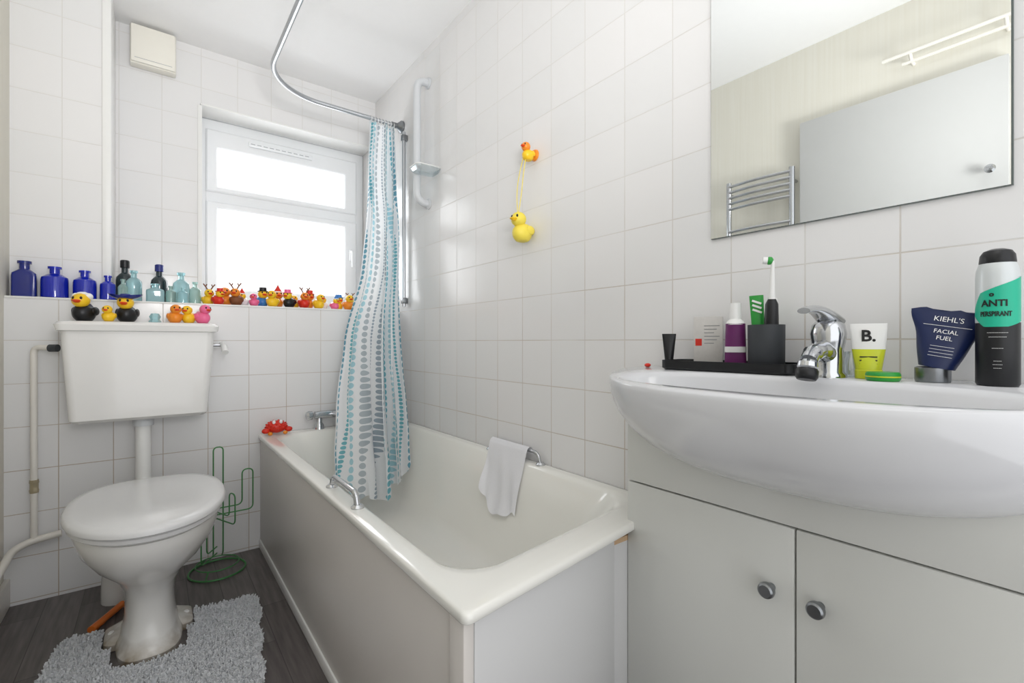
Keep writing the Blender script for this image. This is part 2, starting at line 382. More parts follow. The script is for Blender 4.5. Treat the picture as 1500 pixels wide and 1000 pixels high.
# ------------------------------------------------------------------ bathtub
SK=.16
def sk(x,y,z):
    w=max(0,min(1,(2.345-y)/(2.345-.60))); return (x,y+SK*(x-.37)*w,z)
tub=empty('bathtub',(.70,1.5,0),'white enamelled bathtub with pale side panels along the tiled wall','bathtub')
rs=[(.392,1.02,.622,2.32,.015,.490),(.371,1.043,.600,2.347,.016,.491),(.370,1.043,.598,2.347,.016,.493),(.370,1.043,.598,2.347,.016,.504),(.3715,1.042,.600,2.345,.016,.508),(.376,1.040,.605,2.342,.018,.5100),(.392,1.03,.630,2.318,.04,.5105),
    (.412,1.012,.668,2.275,.09,.510),(.420,1.004,.684,2.266,.10,.5070),(.428,.997,.698,2.258,.115,.498),
    (.450,.975,.76,2.24,.13,.41),(.470,.950,.84,2.22,.14,.30),(.490,.930,.93,2.19,.14,.20),(.515,.905,1.00,2.16,.13,.155),(.56,.865,1.07,2.10,.11,.135),(.64,.79,1.25,1.95,.06,.13)]
rings=[rrect(a,b,c,d,r,z,10,sk) for a,b,c,d,r,z in rs]
make('tub',[(gloft(rings,False,True),CREAM)],parent=tub,sharp=60)
make('side_panel',[(gbox(.379,.391,.655,2.348,.035,.490,.002),PANEL),(gbox(.374,.386,.655,2.348,.0005,.04,.004),WPLAST)],parent=tub)
ang=math.atan(SK)
def endm(p): return Matrix.Translation(Vector(p))@Matrix.Rotation(ang,4,'Z')
make('end_panel',[(gxf(gbox(.0225,.438,.0,.012,0.0005,.490,.002),endm((.379,.618,0))),PANEL2)],parent=tub)
make('corner_post',[(gxf(gbox(0,.022,-.002,.034,0.0005,.490,.003),endm((.3775,.618,0))),PANEL)]+[(gell((.3775,.638,z),(.002,.004,.004),8,6),CHROME2) for z in (.43,.25)],parent=tub)
def grip(x,y0,y1,r=.0085,h=.548):
    pts=fillet([(x,y0,.51),(x,y0+.015,h),(x,y1-.015,h),(x,y1,.51)],.03,6)
    make('grab_handle',[(gtube(pts,r),CHROME),(glathe([(.016,0),(.016,.004),(.010,.01)],(x,y0,.509)),CHROME),(glathe([(.016,0),(.016,.004),(.010,.01)],(x,y1,.509)),CHROME)],parent=tub,label='chrome grab handle on the bath rim')
grip(.400,1.15,1.36,.0075,.544); grip(1.022,1.18,1.47,.006)
bt=make('tap',[(gtube([(.60,2.305,.575),(.76,2.305,.575)],.018,16),CHROME),(glathe([(.024,0),(.02,.02),(.013,.03),(.013,.065)],(.62,2.305,.51)),CHROME),(glathe([(.024,0),(.02,.02),(.013,.03),(.013,.065)],(.74,2.305,.51)),CHROME),
   (gtube(fillet([(.68,2.305,.575),(.68,2.22,.585),(.68,2.19,.55)],.03),.012),CHROME)],parent=tub,label='chrome bath mixer tap')
for x in (.592,.768): make('tap_handle',[(glathe([(.012,0),(.02,.004),(.022,.02),(.016,.03),(0,.034)],(x,2.305,.575),(-1 if x<.68 else 1,0,0),16),CHROME)],parent=bt)
make('boxed_plinth',[(gbox(.812,.93,.6985,.712,0,.462,.001),PANEL2),(gbox(.812,.93,.6975,.714,.462,.474,.001),CORK)],label='narrow pale boxed upstand with timber top between bath and vanity',cat='plinth')

# ------------------------------------------------------------------ vanity + basin
CY0,CY1,XF=-.008,.697,.868; YM=.342
van=empty('vanity_cabinet',(.96,YM,0),'glossy white vanity cabinet with two doors and round knobs','cabinet')
make('body',[(gbox(XF+.019,1.043,CY0,CY1,.03,.795,.002),CAB),(gbox(XF+.04,1.043,CY0+.01,CY1-.01,0.0005,.03),GAP)],parent=van)
make('fascia',[(gbox(XF,XF+.018,CY0,CY1,.603,.795,.002),CAB)],parent=van)
d1=make('door',[(gbox(XF,XF+.018,YM+.0015,CY1,.06,.600,.0025),CAB)],parent=van)
d2=make('door',[(gbox(XF,XF+.018,CY0,YM-.0015,.06,.600,.0025),CAB)],parent=van)
for d,y in ((d1,.380),(d2,.3035)):
    make('knob',[(glathe([(.007,0),(.007,.012),(.0130,.015),(.014,.02),(.0130,.025),(.010,.0275),(0,.0275)],(XF,y,.487),(-1,0,0),24),CHROME2)],parent=d,label='round brushed metal knob')

BY,BW,BD,BN=.352,.402,.362,2.6
XB=1.043
def outline(s,z,nf=72,nb=20):
    pts=[]
    for i in range(nf+1):
        t=math.pi*i/nf; c,sn=math.cos(t),math.sin(t)
        y=BW*s*(1 if c>=0 else -1)*abs(c)**(2/BN); x=BD*s*abs(sn)**(2/BN)
        pts.append((XB-x,BY+y,z))
    a,b=Vector(pts[-1]),Vector(pts[0])
    for i in range(1,nb): pts.append(tuple(a.lerp(b,i/nb)))
    return pts
ZD=.8568
def zr(x):
    t=max(0,min(1,(x-.68)/.23)); return .838+(ZD-.0005-.838)*t
prof=[(.05,.645),(.30,.648),(.47,.657),(.60,.670),(.72,.689),(.82,.712),(.90,.741),(.952,.770),(.982,.796),(.996,.815),(1.0,.829)]
rings=[outline(s,z) for s,z in prof]
def lift(rg,dz): return [(x,y,zr(x)+dz) for x,y,z in rg]
rings.append(lift(outline(1.0,0),-.003)); rings.append(lift(outline(.995,0),0))
C=Vector((.815,BY))
def inner(base,depth,k):
    out=[]
    for x,y,z in base:
        dx,dy=x-C.x,y-C.y
        ax=.085 if dx<0 else .092; ay=.300
        q=(abs(dx/ax)**2.6+abs(dy/ay)**2.6)**(1/2.6)
        px,py=C.x+dx/q*k,C.y+dy/q*k
        out.append((px,py,zr(px)-depth))
    return out
base=outline(.992,0)
for k,dep in ((1.06,0.0),(1.02,.002),(.98,.010),(.92,.04),(.82,.08),(.62,.12),(.35,.14),(.08,.145)):
    rings.append(inner(base,dep,k))
basin=empty('washbasin',(.86,BY,.64),'white ceramic bow-fronted washbasin set into the vanity','washbasin')
make('bowl',[(gloft(rings),CERAM2)],parent=basin,sharp=60)
TX,TY,TZ=.965,.325,ZD-.001
tap=make('tap',[(glathe([(.028,0),(.028,.005),(.024,.010),(.0235,.05),(.026,.062),(.028,.078),(.025,.094),(.017,.103),(0,.106)],(TX,TY,TZ),seg=36),CHROME),
   (gtube(smooth([(TX,TY,TZ+.038),(TX-.035,TY,TZ+.048),(TX-.070,TY,TZ+.043),(TX-.085,TY,TZ+.032)],6),[.018]*7+[.0155]*6+[.0135]*6,20),CHROME)],parent=basin,label='chrome lever mixer tap',sharp=50)
lv=[]
for t in [i/10 for i in range(11)]:
    x=TX+.014-.120*t; z=TZ+.101+.020*math.sin(t*2.2)-.002*t; w=.023*(1-t)+.010*t; h=.010*(1-t)+.005*t
    lv.append([(x,TY+w*math.cos(2*math.pi*k/16),z+h*math.sin(2*math.pi*k/16)) for k in range(16)])
make('lever',[(gloft(lv),CHROME)],parent=tap)
make('aerator',[(glathe([(.011,0),(.015,-.004),(.016,-.012),(.013,-.017)],(TX-.088,TY,TZ+.033),(.25,0,1),24),CHROME),(glathe([(.0135,-.012),(.017,-.017),(.017,-.028),(.014,-.033),(0,-.033)],(TX-.088,TY,TZ+.032),(.25,0,1),24),BLACK)],parent=tap,label='black swivel aerator')

make('wall_mirror',[(gbox(1.040,1.0448,.106,.591,1.16,1.98),MIRR),(gbox(1.0396,1.0448,.1035,.106,1.159,1.981),MEDGE),(gbox(1.0396,1.0448,.106,.5905,1.1585,1.160),MEDGE)],label='large frameless mirror fixed to the tiled wall above the basin',cat='mirror',flat=True)

# ------------------------------------------------------------------ toiletries
def basis(p):
    f=Vector((-p[0],-p[1],0)).normalized(); r=(-f).cross(Vector((0,0,1))); return f,r
def place(g,p,f,r,tilt=0,lean=0):
    M=Matrix(((r.x,f.x,0,p[0]),(r.y,f.y,0,p[1]),(0,0,1,p[2]),(0,0,0,1)))
    M=M@Matrix.Rotation(tilt,4,'Y')@Matrix.Rotation(lean,4,'X')
    return gxf(g,M)
def sq(w,d,z,n=28):
    return [(w*math.cos(2*math.pi*i/n),d*math.sin(2*math.pi*i/n),z) for i in range(n)]
def flat_tube(w0,d0,w1,d1,z0,z1,steps=8,crumple=0):
    rs=[]
    for i in range(steps+1):
        t=i/steps; e=t**1.3
        rg=sq((w0+(w1-w0)*t)*(1+crumple*math.sin(t*9)*t),d0+(d1-d0)*e,z0+(z1-z0)*t)
        if crumple: rg=[(x,y,z+crumple*.05*t*math.sin(x*160)) for x,y,z in rg]
        rs.append(rg)
    return gloft(rs)
def textmap(s,size,zc,depth_fn,xo=0,bold=0):
    V,F=gtext(s,size,bold=bold); return [(x+xo,depth_fn(y+zc)+z+.0006,y+zc) for x,y,z in V],F
p=(1.005,.680,ZD); f,r=basis(p)
t=empty('cosmetic_tube',p,'small black cosmetic tube standing on the basin deck','tube')
make('tube_body',[(place(flat_tube(.010,.010,.0165,.0022,.018,.082),p,f,r),BLACK)],parent=t)
make('cap',[(place(glathe([(.0115,0),(.0115,.018),(.009,.019)]),p,f,r),BLACK)],parent=t)
make('nail_clip',[(gell((.985,.728,ZD+.004),(.010,.007,.005),12,8),RED)],label='tiny red plastic clip on the basin corner',cat='clip')
def trayring(i,z,rr=.022): return rrect(.925+i,1.030-i,.372+i,.655-i,rr,z,6)
make('tray',[(gloft([trayring(.004,ZD),trayring(0,ZD+.004),trayring(0,ZD+.021),trayring(.003,ZD+.021),trayring(.004,ZD+.008)]),BLACK)],label='round-cornered black tray on the basin deck',cat='tray')
ZT=ZD+.0085
p=(1.016,.584,ZT); f=Vector((-.93,-.36,0)).normalized(); r=(-f).cross(Vector((0,0,1)))
cb=empty('carton',p,'small pale carton with printed text and a red mark','carton')
make('box',[(place(gbox(-.031,.031,-.006,.006,0,.112,.001),p,f,r),CARD)],parent=cb)
make('red_mark',[(place(gbox(-.027,-.013,.006,.0064,.045,.061),p,f,r),RED)],parent=cb)
make('printed_text',[(place(gbox(-.008,.025-(i%3)*.006,.006,.0063,.090-i*.008,.0915-i*.008),p,f,r),CHROME2) for i in range(6)],parent=cb)
p=(.970,.497,ZT); f,r=basis(p)
t=empty('toothpaste_tube',p,'purple squeeze tube with white cap standing in the tray','tube')
make('tube_body',[(place(flat_tube(.021,.003,.019,.018,0,.092),p,f,r),PURP)],parent=t)
make('cap',[(place(glathe([(.0185,.090),(.016,.097),(.0115,.101),(.0105,.135),(0,.136)],seg=24),p,f,r),WPLAST)],parent=t)
make('printed_band',[(place(gloft([sq(.0212,.009,.032),sq(.0210,.012,.044)]),p,f,r),WPLAST)],parent=t)
make('bottle_lid',[(glathe([(.014,0),(.015,.004),(.013,.010),(0,.011)],(.950,.575,ZT)),WPLAST)],label='small white plastic lid lying in the tray',cat='lid')
p=(.975,.437,ZT)
make('tumbler',[(glathe([(.031,0),(.033,.003),(.0335,.084),(.0335,.088),(.031,.088),(.0305,.01),(0,.009)],p,seg=40),DGREY)],label='matte dark grey toothbrush tumbler in the black tray',cat='cup')
a=Vector((.973,.428,ZT+.0105)); b=Vector((.963,.421,ZT+.136)); dd=(b-a).normalized()
tb=empty('electric_toothbrush',a,'electric toothbrush with black handle and green brush head','toothbrush')
make('handle',[(glathe([(.010,0),(.0125,.01),(.013,.08),(.0115,.118),(.007,.128)],a,dd,20),BLACK)],parent=tb)
make('neck',[(glathe([(.0065,.128),(.005,.15),(.0035,.19),(.0035,.202)],a,dd,14),WPLAST)],parent=tb)
make('brush_head',[(glathe([(.004,0),(.0075,.003),(.008,.008),(.0065,.010)],a+dd*.202+Vector((.002,0,0)),(-.5,.8,.1),16),GREEN),(glathe([(.007,.010),(.0065,.018),(0,.018)],a+dd*.202+Vector((.002,0,0)),(-.5,.8,.1),16),WPLAST)],parent=tb)
p=(.978,.450,ZT+.0105); f,r=basis(p)
t=empty('toothpaste_tube',p,'green and white toothpaste tube standing in the tumbler','tube')
make('tube_body',[(place(flat_tube(.010,.008,.013,.003,0,.138),p,f,r,R(-3)),GREEN)],parent=t)
make('stripe',[(place(gxf(gbox(-.009,.009,-.001,.001,-.002,.002),Matrix.Translation((0,.0050,.124-i*.009))@Matrix.Rotation(R(25),4,'Y')),p,f,r,R(-3)),WPLAST) for i in range(3)],parent=t)
a=Vector((.992,.428,ZT+.0105)); dd=Vector((.0,.06,1)).normalized()
tb=empty('toothbrush',a,'green manual toothbrush leaning in the tumbler','toothbrush')
make('handle',[(gtube([a,a+dd*.06,a+dd*.11],[.004,.005,.004],10),GREEN)],parent=tb)
make('bristles',[(gxf(gbox(-.005,.005,-.010,.0,-.012,.012,.001),Matrix.Translation(a+dd*.120)),WPLAST)],parent=tb)
make('head',[(gxf(gbox(-.0045,.0045,.0005,.005,-.016,.014,.002),Matrix.Translation(a+dd*.120)),GREEN)],parent=tb)
p=(.975,.268,ZD); f,r=basis(p)
t=empty('hand_cream_tube',p,'lime and white squeeze tube standing on its cap','tube')
make('cap',[(place(glathe([(.019,0),(.0195,.014),(.018,.016)],seg=28),p,f,r),LIME)],parent=t)
make('tube_body',[(place(flat_tube(.0185,.0185,.0235,.009,.016,.050),p,f,r),LIME),(place(flat_tube(.0235,.009,.026,.0015,.050,.094),p,f,r),WPLAST)],parent=t)
make('lettering',[(place(textmap('B.',.027,.072,lambda z:.0066,bold=.0007),p,f,r),LETB)],parent=t,label='bold black letter B with a dot')
make('printed_text',[(place(gbox(-.012,.012,.0130,.0135,.036-i*.006,.038-i*.006),p,f,r),LETB) for i in range(3)],parent=t)
make('soap_tin',[(glathe([(.021,0),(.023,.003),(.023,.011),(.021,.014),(0,.0145)],(.936,.238,ZD),seg=32),GREEN),(glathe([(.0235,.006),(.0235,.008)],(.936,.238,ZD),seg=32),LIME)],label='flat round green tin beside the tap',cat='tin')
make('jar',[(glathe([(.016,0),(.018,.003),(.018,.03),(.014,.036),(.014,.045),(0,.045)],(1.005,.300,ZD),seg=24),CLEAR)],label='small clear plastic jar behind the tap',cat='jar')
p=(.972,.184,ZD); f,r=basis(p); tl=R(11)
t=empty('face_cream_tube',p,'navy blue squeeze tube leaning on its grey cap','tube')
make('cap',[(place(glathe([(.021,0),(.022,.003),(.022,.022),(.019,.024)],seg=32),p,f,r),CHROME2)],parent=t)
make('tube_body',[(place(flat_tube(.022,.021,.046,.0012,.023,.112,14,.05),p,f,r,tl),NAVY)],parent=t)
nd=lambda z: .021+(.0012-.021)*(max(0,min(1,(z-.023)/.089)))**1.3+.0006
make('lettering',[(place(textmap("KIEHL'S",.0108,.098,nd),p,f,r,tl),ANTW),(place(textmap('FACIAL',.0088,.079,nd),p,f,r,tl),ANTW),(place(textmap('FUEL',.0088,.069,nd),p,f,r,tl),ANTW)],parent=t,label='white printed lettering')
make('printed_text',[(place(gbox(-.028,.028,nd(.088),nd(.088)+.0005,.0876,.0882),p,f,r,tl),ANTW)]+[(place(gbox(-.014,.014,nd(.056-i*.005),nd(.056-i*.005)+.0006,.056-i*.005,.0565-i*.005),p,f,r,tl),ANTW) for i in range(4)],parent=t)
p=(.966,.112,ZD); cr=.0232; ph=math.atan2(-p[1],-p[0])
t=empty('deodorant_can',p,'aerosol antiperspirant can, black base, silver top, green patch','can')
make('can_body',[(glathe([(.0215,0),(cr,.003),(cr,.090)],p,seg=48),BLACK),(glathe([(cr,.090),(cr,.155),(.0225,.165),(.0205,.172),(.0195,.175)],p,seg=48),SILV)],parent=t)
make('cap',[(glathe([(.0190,.174),(.0195,.177),(.0185,.187),(.015,.193),(.008,.196),(0,.196)],p,seg=36),BLACK)],parent=t)
V=[];F=[]; n=30
for i in range(n+1):
    s=-1+2*i/n; th=ph+s*R(78)
    zt=.141+.014*s if s>-.6 else .1326-(-.6-s)*.06
    zb=.084 if s<.35 else .084+(s-.35)*.012
    if s<-.45: zb=.084+(-.45-s)*.03
    for zz in (zb,zt): V.append((p[0]+(cr+.0004)*math.cos(th),p[1]+(cr+.0004)*math.sin(th),p[2]+zz))
for i in range(n): F.append([2*i,2*i+2,2*i+3,2*i+1])
make('patch',[((V,F),TEALP)],parent=t)
def cyltext(s,size,zc,off=0,bold=0,sy=1):
    V,F=gtext(s,size,bold=bold); o=[]
    for x,y,z in V:
        th=ph+off+x/cr; q=cr+.0009+z; o.append((p[0]+q*math.cos(th),p[1]+q*math.sin(th),p[2]+y*sy+zc))
    return o,F
make('lettering',[(cyltext('ANTI',.0118,.117,-.14,.0003,1.1),LETB),(cyltext('PERSPIRANT',.0060,.102,-.08,.00015,1.6),LETB),(cyltext('o',.009,.130,-.25,.0004),LETB)],parent=t,label='black printed lettering')
make('small_print',[(cyltext('-'*n_,.005,z_,0),ANTW) for n_,z_ in ((13,.076),(11,.070),(7,.054),(5,.036),(6,.031),(5,.026))],parent=t)

# ------------------------------------------------------------------ toilet
TXC=-.008
toi=empty('toilet',(TXC,1.9,0),'white ceramic toilet with wall-hung low cistern and closed lid','toilet')
def egg(rx,y0,y1,z,n=48,cx=TXC,pf=2.05):
    cy=(y0+y1)/2+ (y1-y0)*.06; out=[]
    for i in range(n):
        t=2*math.pi*i/n; c,s=math.cos(t),math.sin(t)
        ry=(y1-cy) if s>0 else (cy-y0); pw=2/(2.7 if s>0 else pf)
        out.append((cx+rx*(1 if c>=0 else -1)*abs(c)**pw,cy+ry*(1 if s>=0 else -1)*abs(s)**pw,z))
    return out
pr=[(.082,1.695,2.03,0.0005,3.2),(.083,1.694,2.03,.018,3.2),(.078,1.702,2.02,.026,3.1),(.068,1.720,2.0,.045,2.9),(.063,1.732,1.99,.10,2.7),(.062,1.736,1.985,.15,2.5),(.069,1.722,1.99,.19,2.3),(.095,1.675,2.02,.235,2.15),(.136,1.60,2.05,.285,2.1),(.165,1.545,2.075,.335,2.05),(.176,1.525,2.085,.372,2.05),(.179,1.52,2.09,.392,2.05),(.179,1.52,2.09,.402,2.05),(.170,1.53,2.085,.408,2.05)]
make('pan',[(gloft([egg(q[0],q[1],q[2],q[3],pf=q[4]) for q in pr]),PANM),
  (gloft([rrect(TXC-.112,TXC+.112,1.825,1.955,.025,.0005,6),rrect(TXC-.111,TXC+.111,1.826,1.954,.025,.018,6),rrect(TXC-.104,TXC+.104,1.832,1.948,.022,.023,6),rrect(TXC-.064,TXC+.064,1.84,1.94,.02,.040,6)]),PANM)],parent=toi,sharp=40)
for sx in (-1,1): make('fixing_cap',[(glathe([(.009,0),(.009,.006),(.006,.010),(0,.011)],(TXC+sx*.094,1.89,.020),seg=14),WPLAST)],parent=toi)
make('waste_outlet',[(gtube(smooth([(TXC,1.94,.20),(TXC-.01,2.05,.235),(TXC-.05,2.13,.20),(TXC-.085,2.18,.10),(TXC-.09,2.19,.001)],6),[.055]*12+[.052]*6+[.050]*7,20),CERAM)],parent=toi)
make('seat',[(gloft([egg(.185,1.510,2.06,.409),egg(.189,1.505,2.065,.413),egg(.189,1.505,2.065,.422),egg(.185,1.51,2.06,.426)]),SEATM)],parent=toi)
make('seat_lid',[(gloft([egg(.188,1.503,2.06,.427),egg(.196,1.493,2.068,.431),egg(.196,1.493,2.068,.440),egg(.190,1.50,2.06,.447),egg(.170,1.525,2.04,.450),egg(.09,1.64,1.95,.4515)]),SEATM)],parent=toi,sharp=50)
make('hinge',[(gtube([(TXC-.10,2.072,.425),(TXC+.10,2.072,.425)],.010),SEATM)],parent=toi)
cis=make('cistern',[(gloft([rrect(-.222,.160,2.195,2.345,.02,.634,6),rrect(-.232,.170,2.180,2.347,.025,.645,6),rrect(-.248,.188,2.165,2.347,.025,.90,6),rrect(-.250,.190,2.163,2.347,.025,.957,6)]),CERAM)],parent=toi)
make('cistern_lid',[(gloft([rrect(-.250,.190,2.163,2.347,.025,.955,6),rrect(-.262,.202,2.150,2.347,.025,.958,6),rrect(-.266,.206,2.146,2.347,.025,.978,6),rrect(-.258,.198,2.155,2.345,.025,.988,6),rrect(-.24,.18,2.17,2.335,.02,.991,6)]),CERAM)],parent=cis)
make('flush_lever',[(gtube([(.185,2.25,.905),(.222,2.25,.905)],.006),CHROME),(gtube(smooth([(.222,2.258,.912),(.228,2.23,.900),(.230,2.20,.876)],5),[.009]*5+[.012]*6,12),WPLAST)],parent=cis)
make('flush_pipe',[(gtube(fillet([(-.03,2.26,.64),(-.03,2.26,.37),(-.015,2.07,.345)],.06,8),.024,20),WPLAST),(glathe([(.032,0),(.032,.03)],(-.03,2.26,.603)),GPLAST)],parent=toi)

wp=empty('water_pipe',(-.33,2.3,0),'white painted water supply pipes running beside the cistern','pipe')
make('pipe',[(gtube(fillet([(-.268,2.275,.897),(-.332,2.318,.900),(-.332,2.322,.232)],.022,8),.0095,14),PIPEM)],parent=wp)
make('pipe',[(gtube(fillet([(-.262,2.325,.232),(-.345,2.322,.222),(-.378,2.27,.215),(-.380,1.5,.17)],.04,6),.012),PIPEM)],parent=wp)
make('valve',[(glathe([(.012,0),(.013,.01),(.0115,.014),(.0115,.032),(.013,.036),(.012,.046)],(-.332,2.322,.39),seg=8),BRASS)],parent=wp)
make('pipe_collar',[(glathe([(.013,0),(.013,.025)],(-.288,2.286,.897),(1,-.6,0)),DGREY)],parent=wp)

make('brush_handle',[(gtube([(-.155,1.975,.013),(-.12,2.04,.014),(-.085,2.105,.014)],[.012,.010,.011],14),ORANGE)],label='orange plastic brush handle lying on the vinyl floor',cat='brush')

# bath mat (slightly turned)
def inmat(x,y):
    xr=x-(y-1.65)*.135; yr=y+x*.135
    if not(-.262<xr<.268+.004*math.sin(y*40) and 1.30<yr<1.93): return False
    hw=.118 if y>1.81 else .094
    if abs(x-TXC)<hw and y>1.735: return False
    if (x-TXC)**2+((y-1.735)*1.6)**2<.094**2: return False
    dx=max(abs(xr)-.228,0)
    if yr>1.90 and dx>0 and dx*dx+(yr-1.90)**2>.03**2: return False
    return True
V=[];F=[];idx={}
st=.01
def vid(i,j):
    if (i,j) not in idx: idx[(i,j)]=len(V); V.append((i*st,j*st,.010))
    return idx[(i,j)]
for i in range(-34,34):
    for j in range(128,200):
        if inmat((i+.5)*st,(j+.5)*st): F.append([vid(i,j),vid(i+1,j),vid(i+1,j+1),vid(i,j+1)])
top=(V[:],F[:])
bot=([(x,y,.001) for x,y,z in V],[f[::-1] for f in F])
TV=[];TF=[]
for _ in range(22000):
    x=random.uniform(-.33,.31); y=random.uniform(1.29,1.98)
    if not inmat(x,y): continue
    h=random.uniform(.007,.016); a=random.uniform(0,6.28); w=random.uniform(.003,.0045); lx=random.uniform(-.006,.006); ly=random.uniform(-.006,.006)
    o=len(TV)
    for k in range(3): TV.append((x+w*math.cos(a+k*2.09),y+w*math.sin(a+k*2.09),.009))
    for k in range(3): TV.append((x+lx+.6*w*math.cos(a+k*2.09),y+ly+.6*w*math.sin(a+k*2.09),.009+h))
    for k in range(3): TF.append([o+k,o+(k+1)%3,o+3+(k+1)%3,o+3+k])
    TF.append([o+3,o+4,o+5])
m=empty('bath_mat',(0,1.6,0),'pale grey tufted pedestal mat around the toilet foot','mat')
make('backing',[(top,PILE),(bot,PILE)],parent=m)
make('pile',[((TV,TF),PILE)],parent=m,kind='stuff')

cx,cy=.205,2.215
ws=empty('toilet_roll_stand',(cx,cy,0),'green wire toilet roll stand with looped arms on a ring base','stand')
rg=lambda r,z,cx=cx,cy=cy:[(cx+r*math.cos(2*math.pi*i/36),cy+r*math.sin(2*math.pi*i/36),z) for i in range(36)]
make('base',[(gtube(rg(.098,.005),.0035,8,True),GREENW),(gtube(rg(.075,.030),.0025,8,True),GREENW)]+[(gtube([(cx+.098*math.cos(a),cy+.098*math.sin(a),.005),(cx+.075*math.cos(a),cy+.075*math.sin(a),.03)],.0025,6),GREENW) for a in (0,2.1,4.2)],parent=ws)
make('stem',[(gtube(fillet([(cx-.012,cy+.075,.03),(cx-.012,cy+.03,.06),(cx-.012,cy+.03,.490),(cx+.022,cy+.03,.490),(cx+.022,cy+.03,.06),(cx+.022,cy+.075,.03)],.018,7),.0026,8),GREENW)],parent=ws)
def arm(dx,dy,z0,h,w=.040):
    b=Vector((cx,cy+.03,0)); d=Vector((dx,dy,0)); dn=d.normalized()*w
    pts=[b+Vector((0,0,z0)),b+d+Vector((0,0,z0)),b+d+Vector((0,0,z0+h)),b+d-dn+Vector((0,0,z0+h)),b+d-dn+Vector((0,0,z0+.026)),b+Vector((0,0,z0+.026))]
    make('arm',[(gtube(fillet(pts,.022,9),.0026,8),GREENW)],parent=ws)
arm(.13,.0,.215,.17); arm(-.06,-.10,.06,.11); arm(.05,-.12,.20,.12)

# ------------------------------------------------------------------ shower curtain rail + curtain
ZR=2.05
arc=[(.385+.25-.25*math.cos(R(a)),2.07+.25*math.sin(R(a)),ZR) for a in range(0,91,6)]
pts=[(.385,1.12,ZR),(.385,1.5,ZR)]+arc+[(1.04,2.32,ZR)]
rail=empty('curtain_rail',(.385,1.5,ZR),'aluminium shower curtain rail curving over the bath','rail')
make('track',[(gtube(pts,.0105,10),ALU)],parent=rail)
make('flange',[(glathe([(.032,0),(.032,.010),(.024,.018),(.014,.03),(.014,.06)],(1.044,2.32,ZR),(-1,0,0),24),CHROME2)],parent=rail)
make('ceiling_hanger',[(gtube([(.385,1.16,ZR),(.385,1.16,ZC)],.006,10),ALU),(glathe([(.02,0),(.02,.008)],(.385,1.16,ZC-.008)),ALU)],parent=rail)
lv=[(2.035,2.32,.866,1.005),(1.70,2.300,.848,.995),(1.25,2.255,.808,.993),(.92,2.19,.715,.990),(.63,2.115,.640,.972),(.45,2.05,.600,.950),(.25,1.97,.575,.925)]
def lvl(z):
    for i in range(len(lv)-1):
        a,b=lv[i],lv[i+1]
        if a[0]>=z>=b[0]:
            t=(a[0]-z)/(a[0]-b[0]); t=t*t*(3-2*t)*.4+t*.6; return [a[k]+(b[k]-a[k])*t for k in (1,2,3)]
    return lv[-1][1:] if z<lv[-1][0] else lv[0][1:]
NU,NV=240,90; V=[];F=[];UV=[]
for j in range(NV+1):
    for i in range(NU+1):
        s=i/NU; t=j/NV
        zb=.36-.12*max(0,math.sin(math.pi*s))**.8+.018*math.sin(s*19)
        z=2.035+(zb-2.035)*t
        y,xl,xr=lvl(z)
        amp=.018+.024*t
        w=(s+.10*math.sin(2*math.pi*s+1.5*t)+.06*math.sin(3.5*t)+.03*math.sin(11*s))*2*math.pi*4.0
        fold=math.sin(w+.6*math.sin(3*t)); fold=math.copysign(abs(fold)**.8,fold)*(.7+.45*math.sin(s*7+2+1.5*t))
        yy=y-amp*fold-.014*t*math.sin(w*.37+2)-.004*math.sin(w*2.3+5*t)-.0025*math.sin(z*31+s*23)*math.sin(s*17+z*9)
        xx=xl+(xr-xl)*s+.009*(.4+t)*math.sin(2*w+1.0+.4*t)*min(1,s*6,(1-s)*6)+.009*math.sin(z*5)*min(1,(2.05-z)*2)
        V.append((xx,yy,z))
jm=int(NV*.55); acc=0; U=[0]
for i in range(NU):
    a=Vector(V[jm*(NU+1)+i]); b=Vector(V[jm*(NU+1)+i+1]); acc+=(b-a).length; U.append(acc)
for j in range(NV+1):
    for i in range(NU+1): UV.append((U[i]*1.05,V[j*(NU+1)+i][2]))
for j in range(NV):
    for i in range(NU):
        a=j*(NU+1)+i; F.append([a,a+1,a+NU+2,a+NU+1])
cu=empty('shower_curtain',(.9,2.3,ZR),'white shower curtain with vertical rows of teal and grey dots','curtain')
make('cloth',[((V,F),CURT)],parent=cu,uv=lambda c,n,vi:UV[vi],sharp=180)
for i in range(8):
    x=.875+i*.017; make('hook',[(gtube([(x,2.32+.015*math.cos(k*.785),ZR-.006+.019*math.sin(k*.785)) for k in range(8)],.0016,6,True),WPLAST)],parent=cu)

rr_=empty('shower_riser',(1.025,2.262,1.2),'slim grey vertical shower riser rail clamped to the tiles','shower rail')
make('rail',[(gtube([(1.027,2.262,1.10),(1.027,2.262,2.00)],.009,12),ALU)],parent=rr_)
for z in (1.13,1.97): make('bracket',[(gbox(1.014,1.0448,2.250,2.274,z-.015,z+.015,.004),CHROME2)],parent=rr_)
g=empty('grab_rail',(1.0,2.02,1.58),'pale grey vertical grab rail screwed to the tiled wall','grab rail')
make('bar',[(gtube(fillet([(1.042,2.02,2.150),(.983,2.02,2.150),(.983,2.02,1.575),(1.042,2.02,1.575)],.05,12,.86),.0175,18),GPLAST)],parent=g,sharp=60)
for z in (2.150,1.575): make('flange',[(glathe([(.026,0),(.026,.005),(.018,.010)],(1.044,2.02,z),(-1,0,0),24),GPLAST)],parent=g)
sd=empty('soap_dish',(1.0,1.94,1.69),'small clear plastic soap dish fixed beside the grab rail','soap dish')
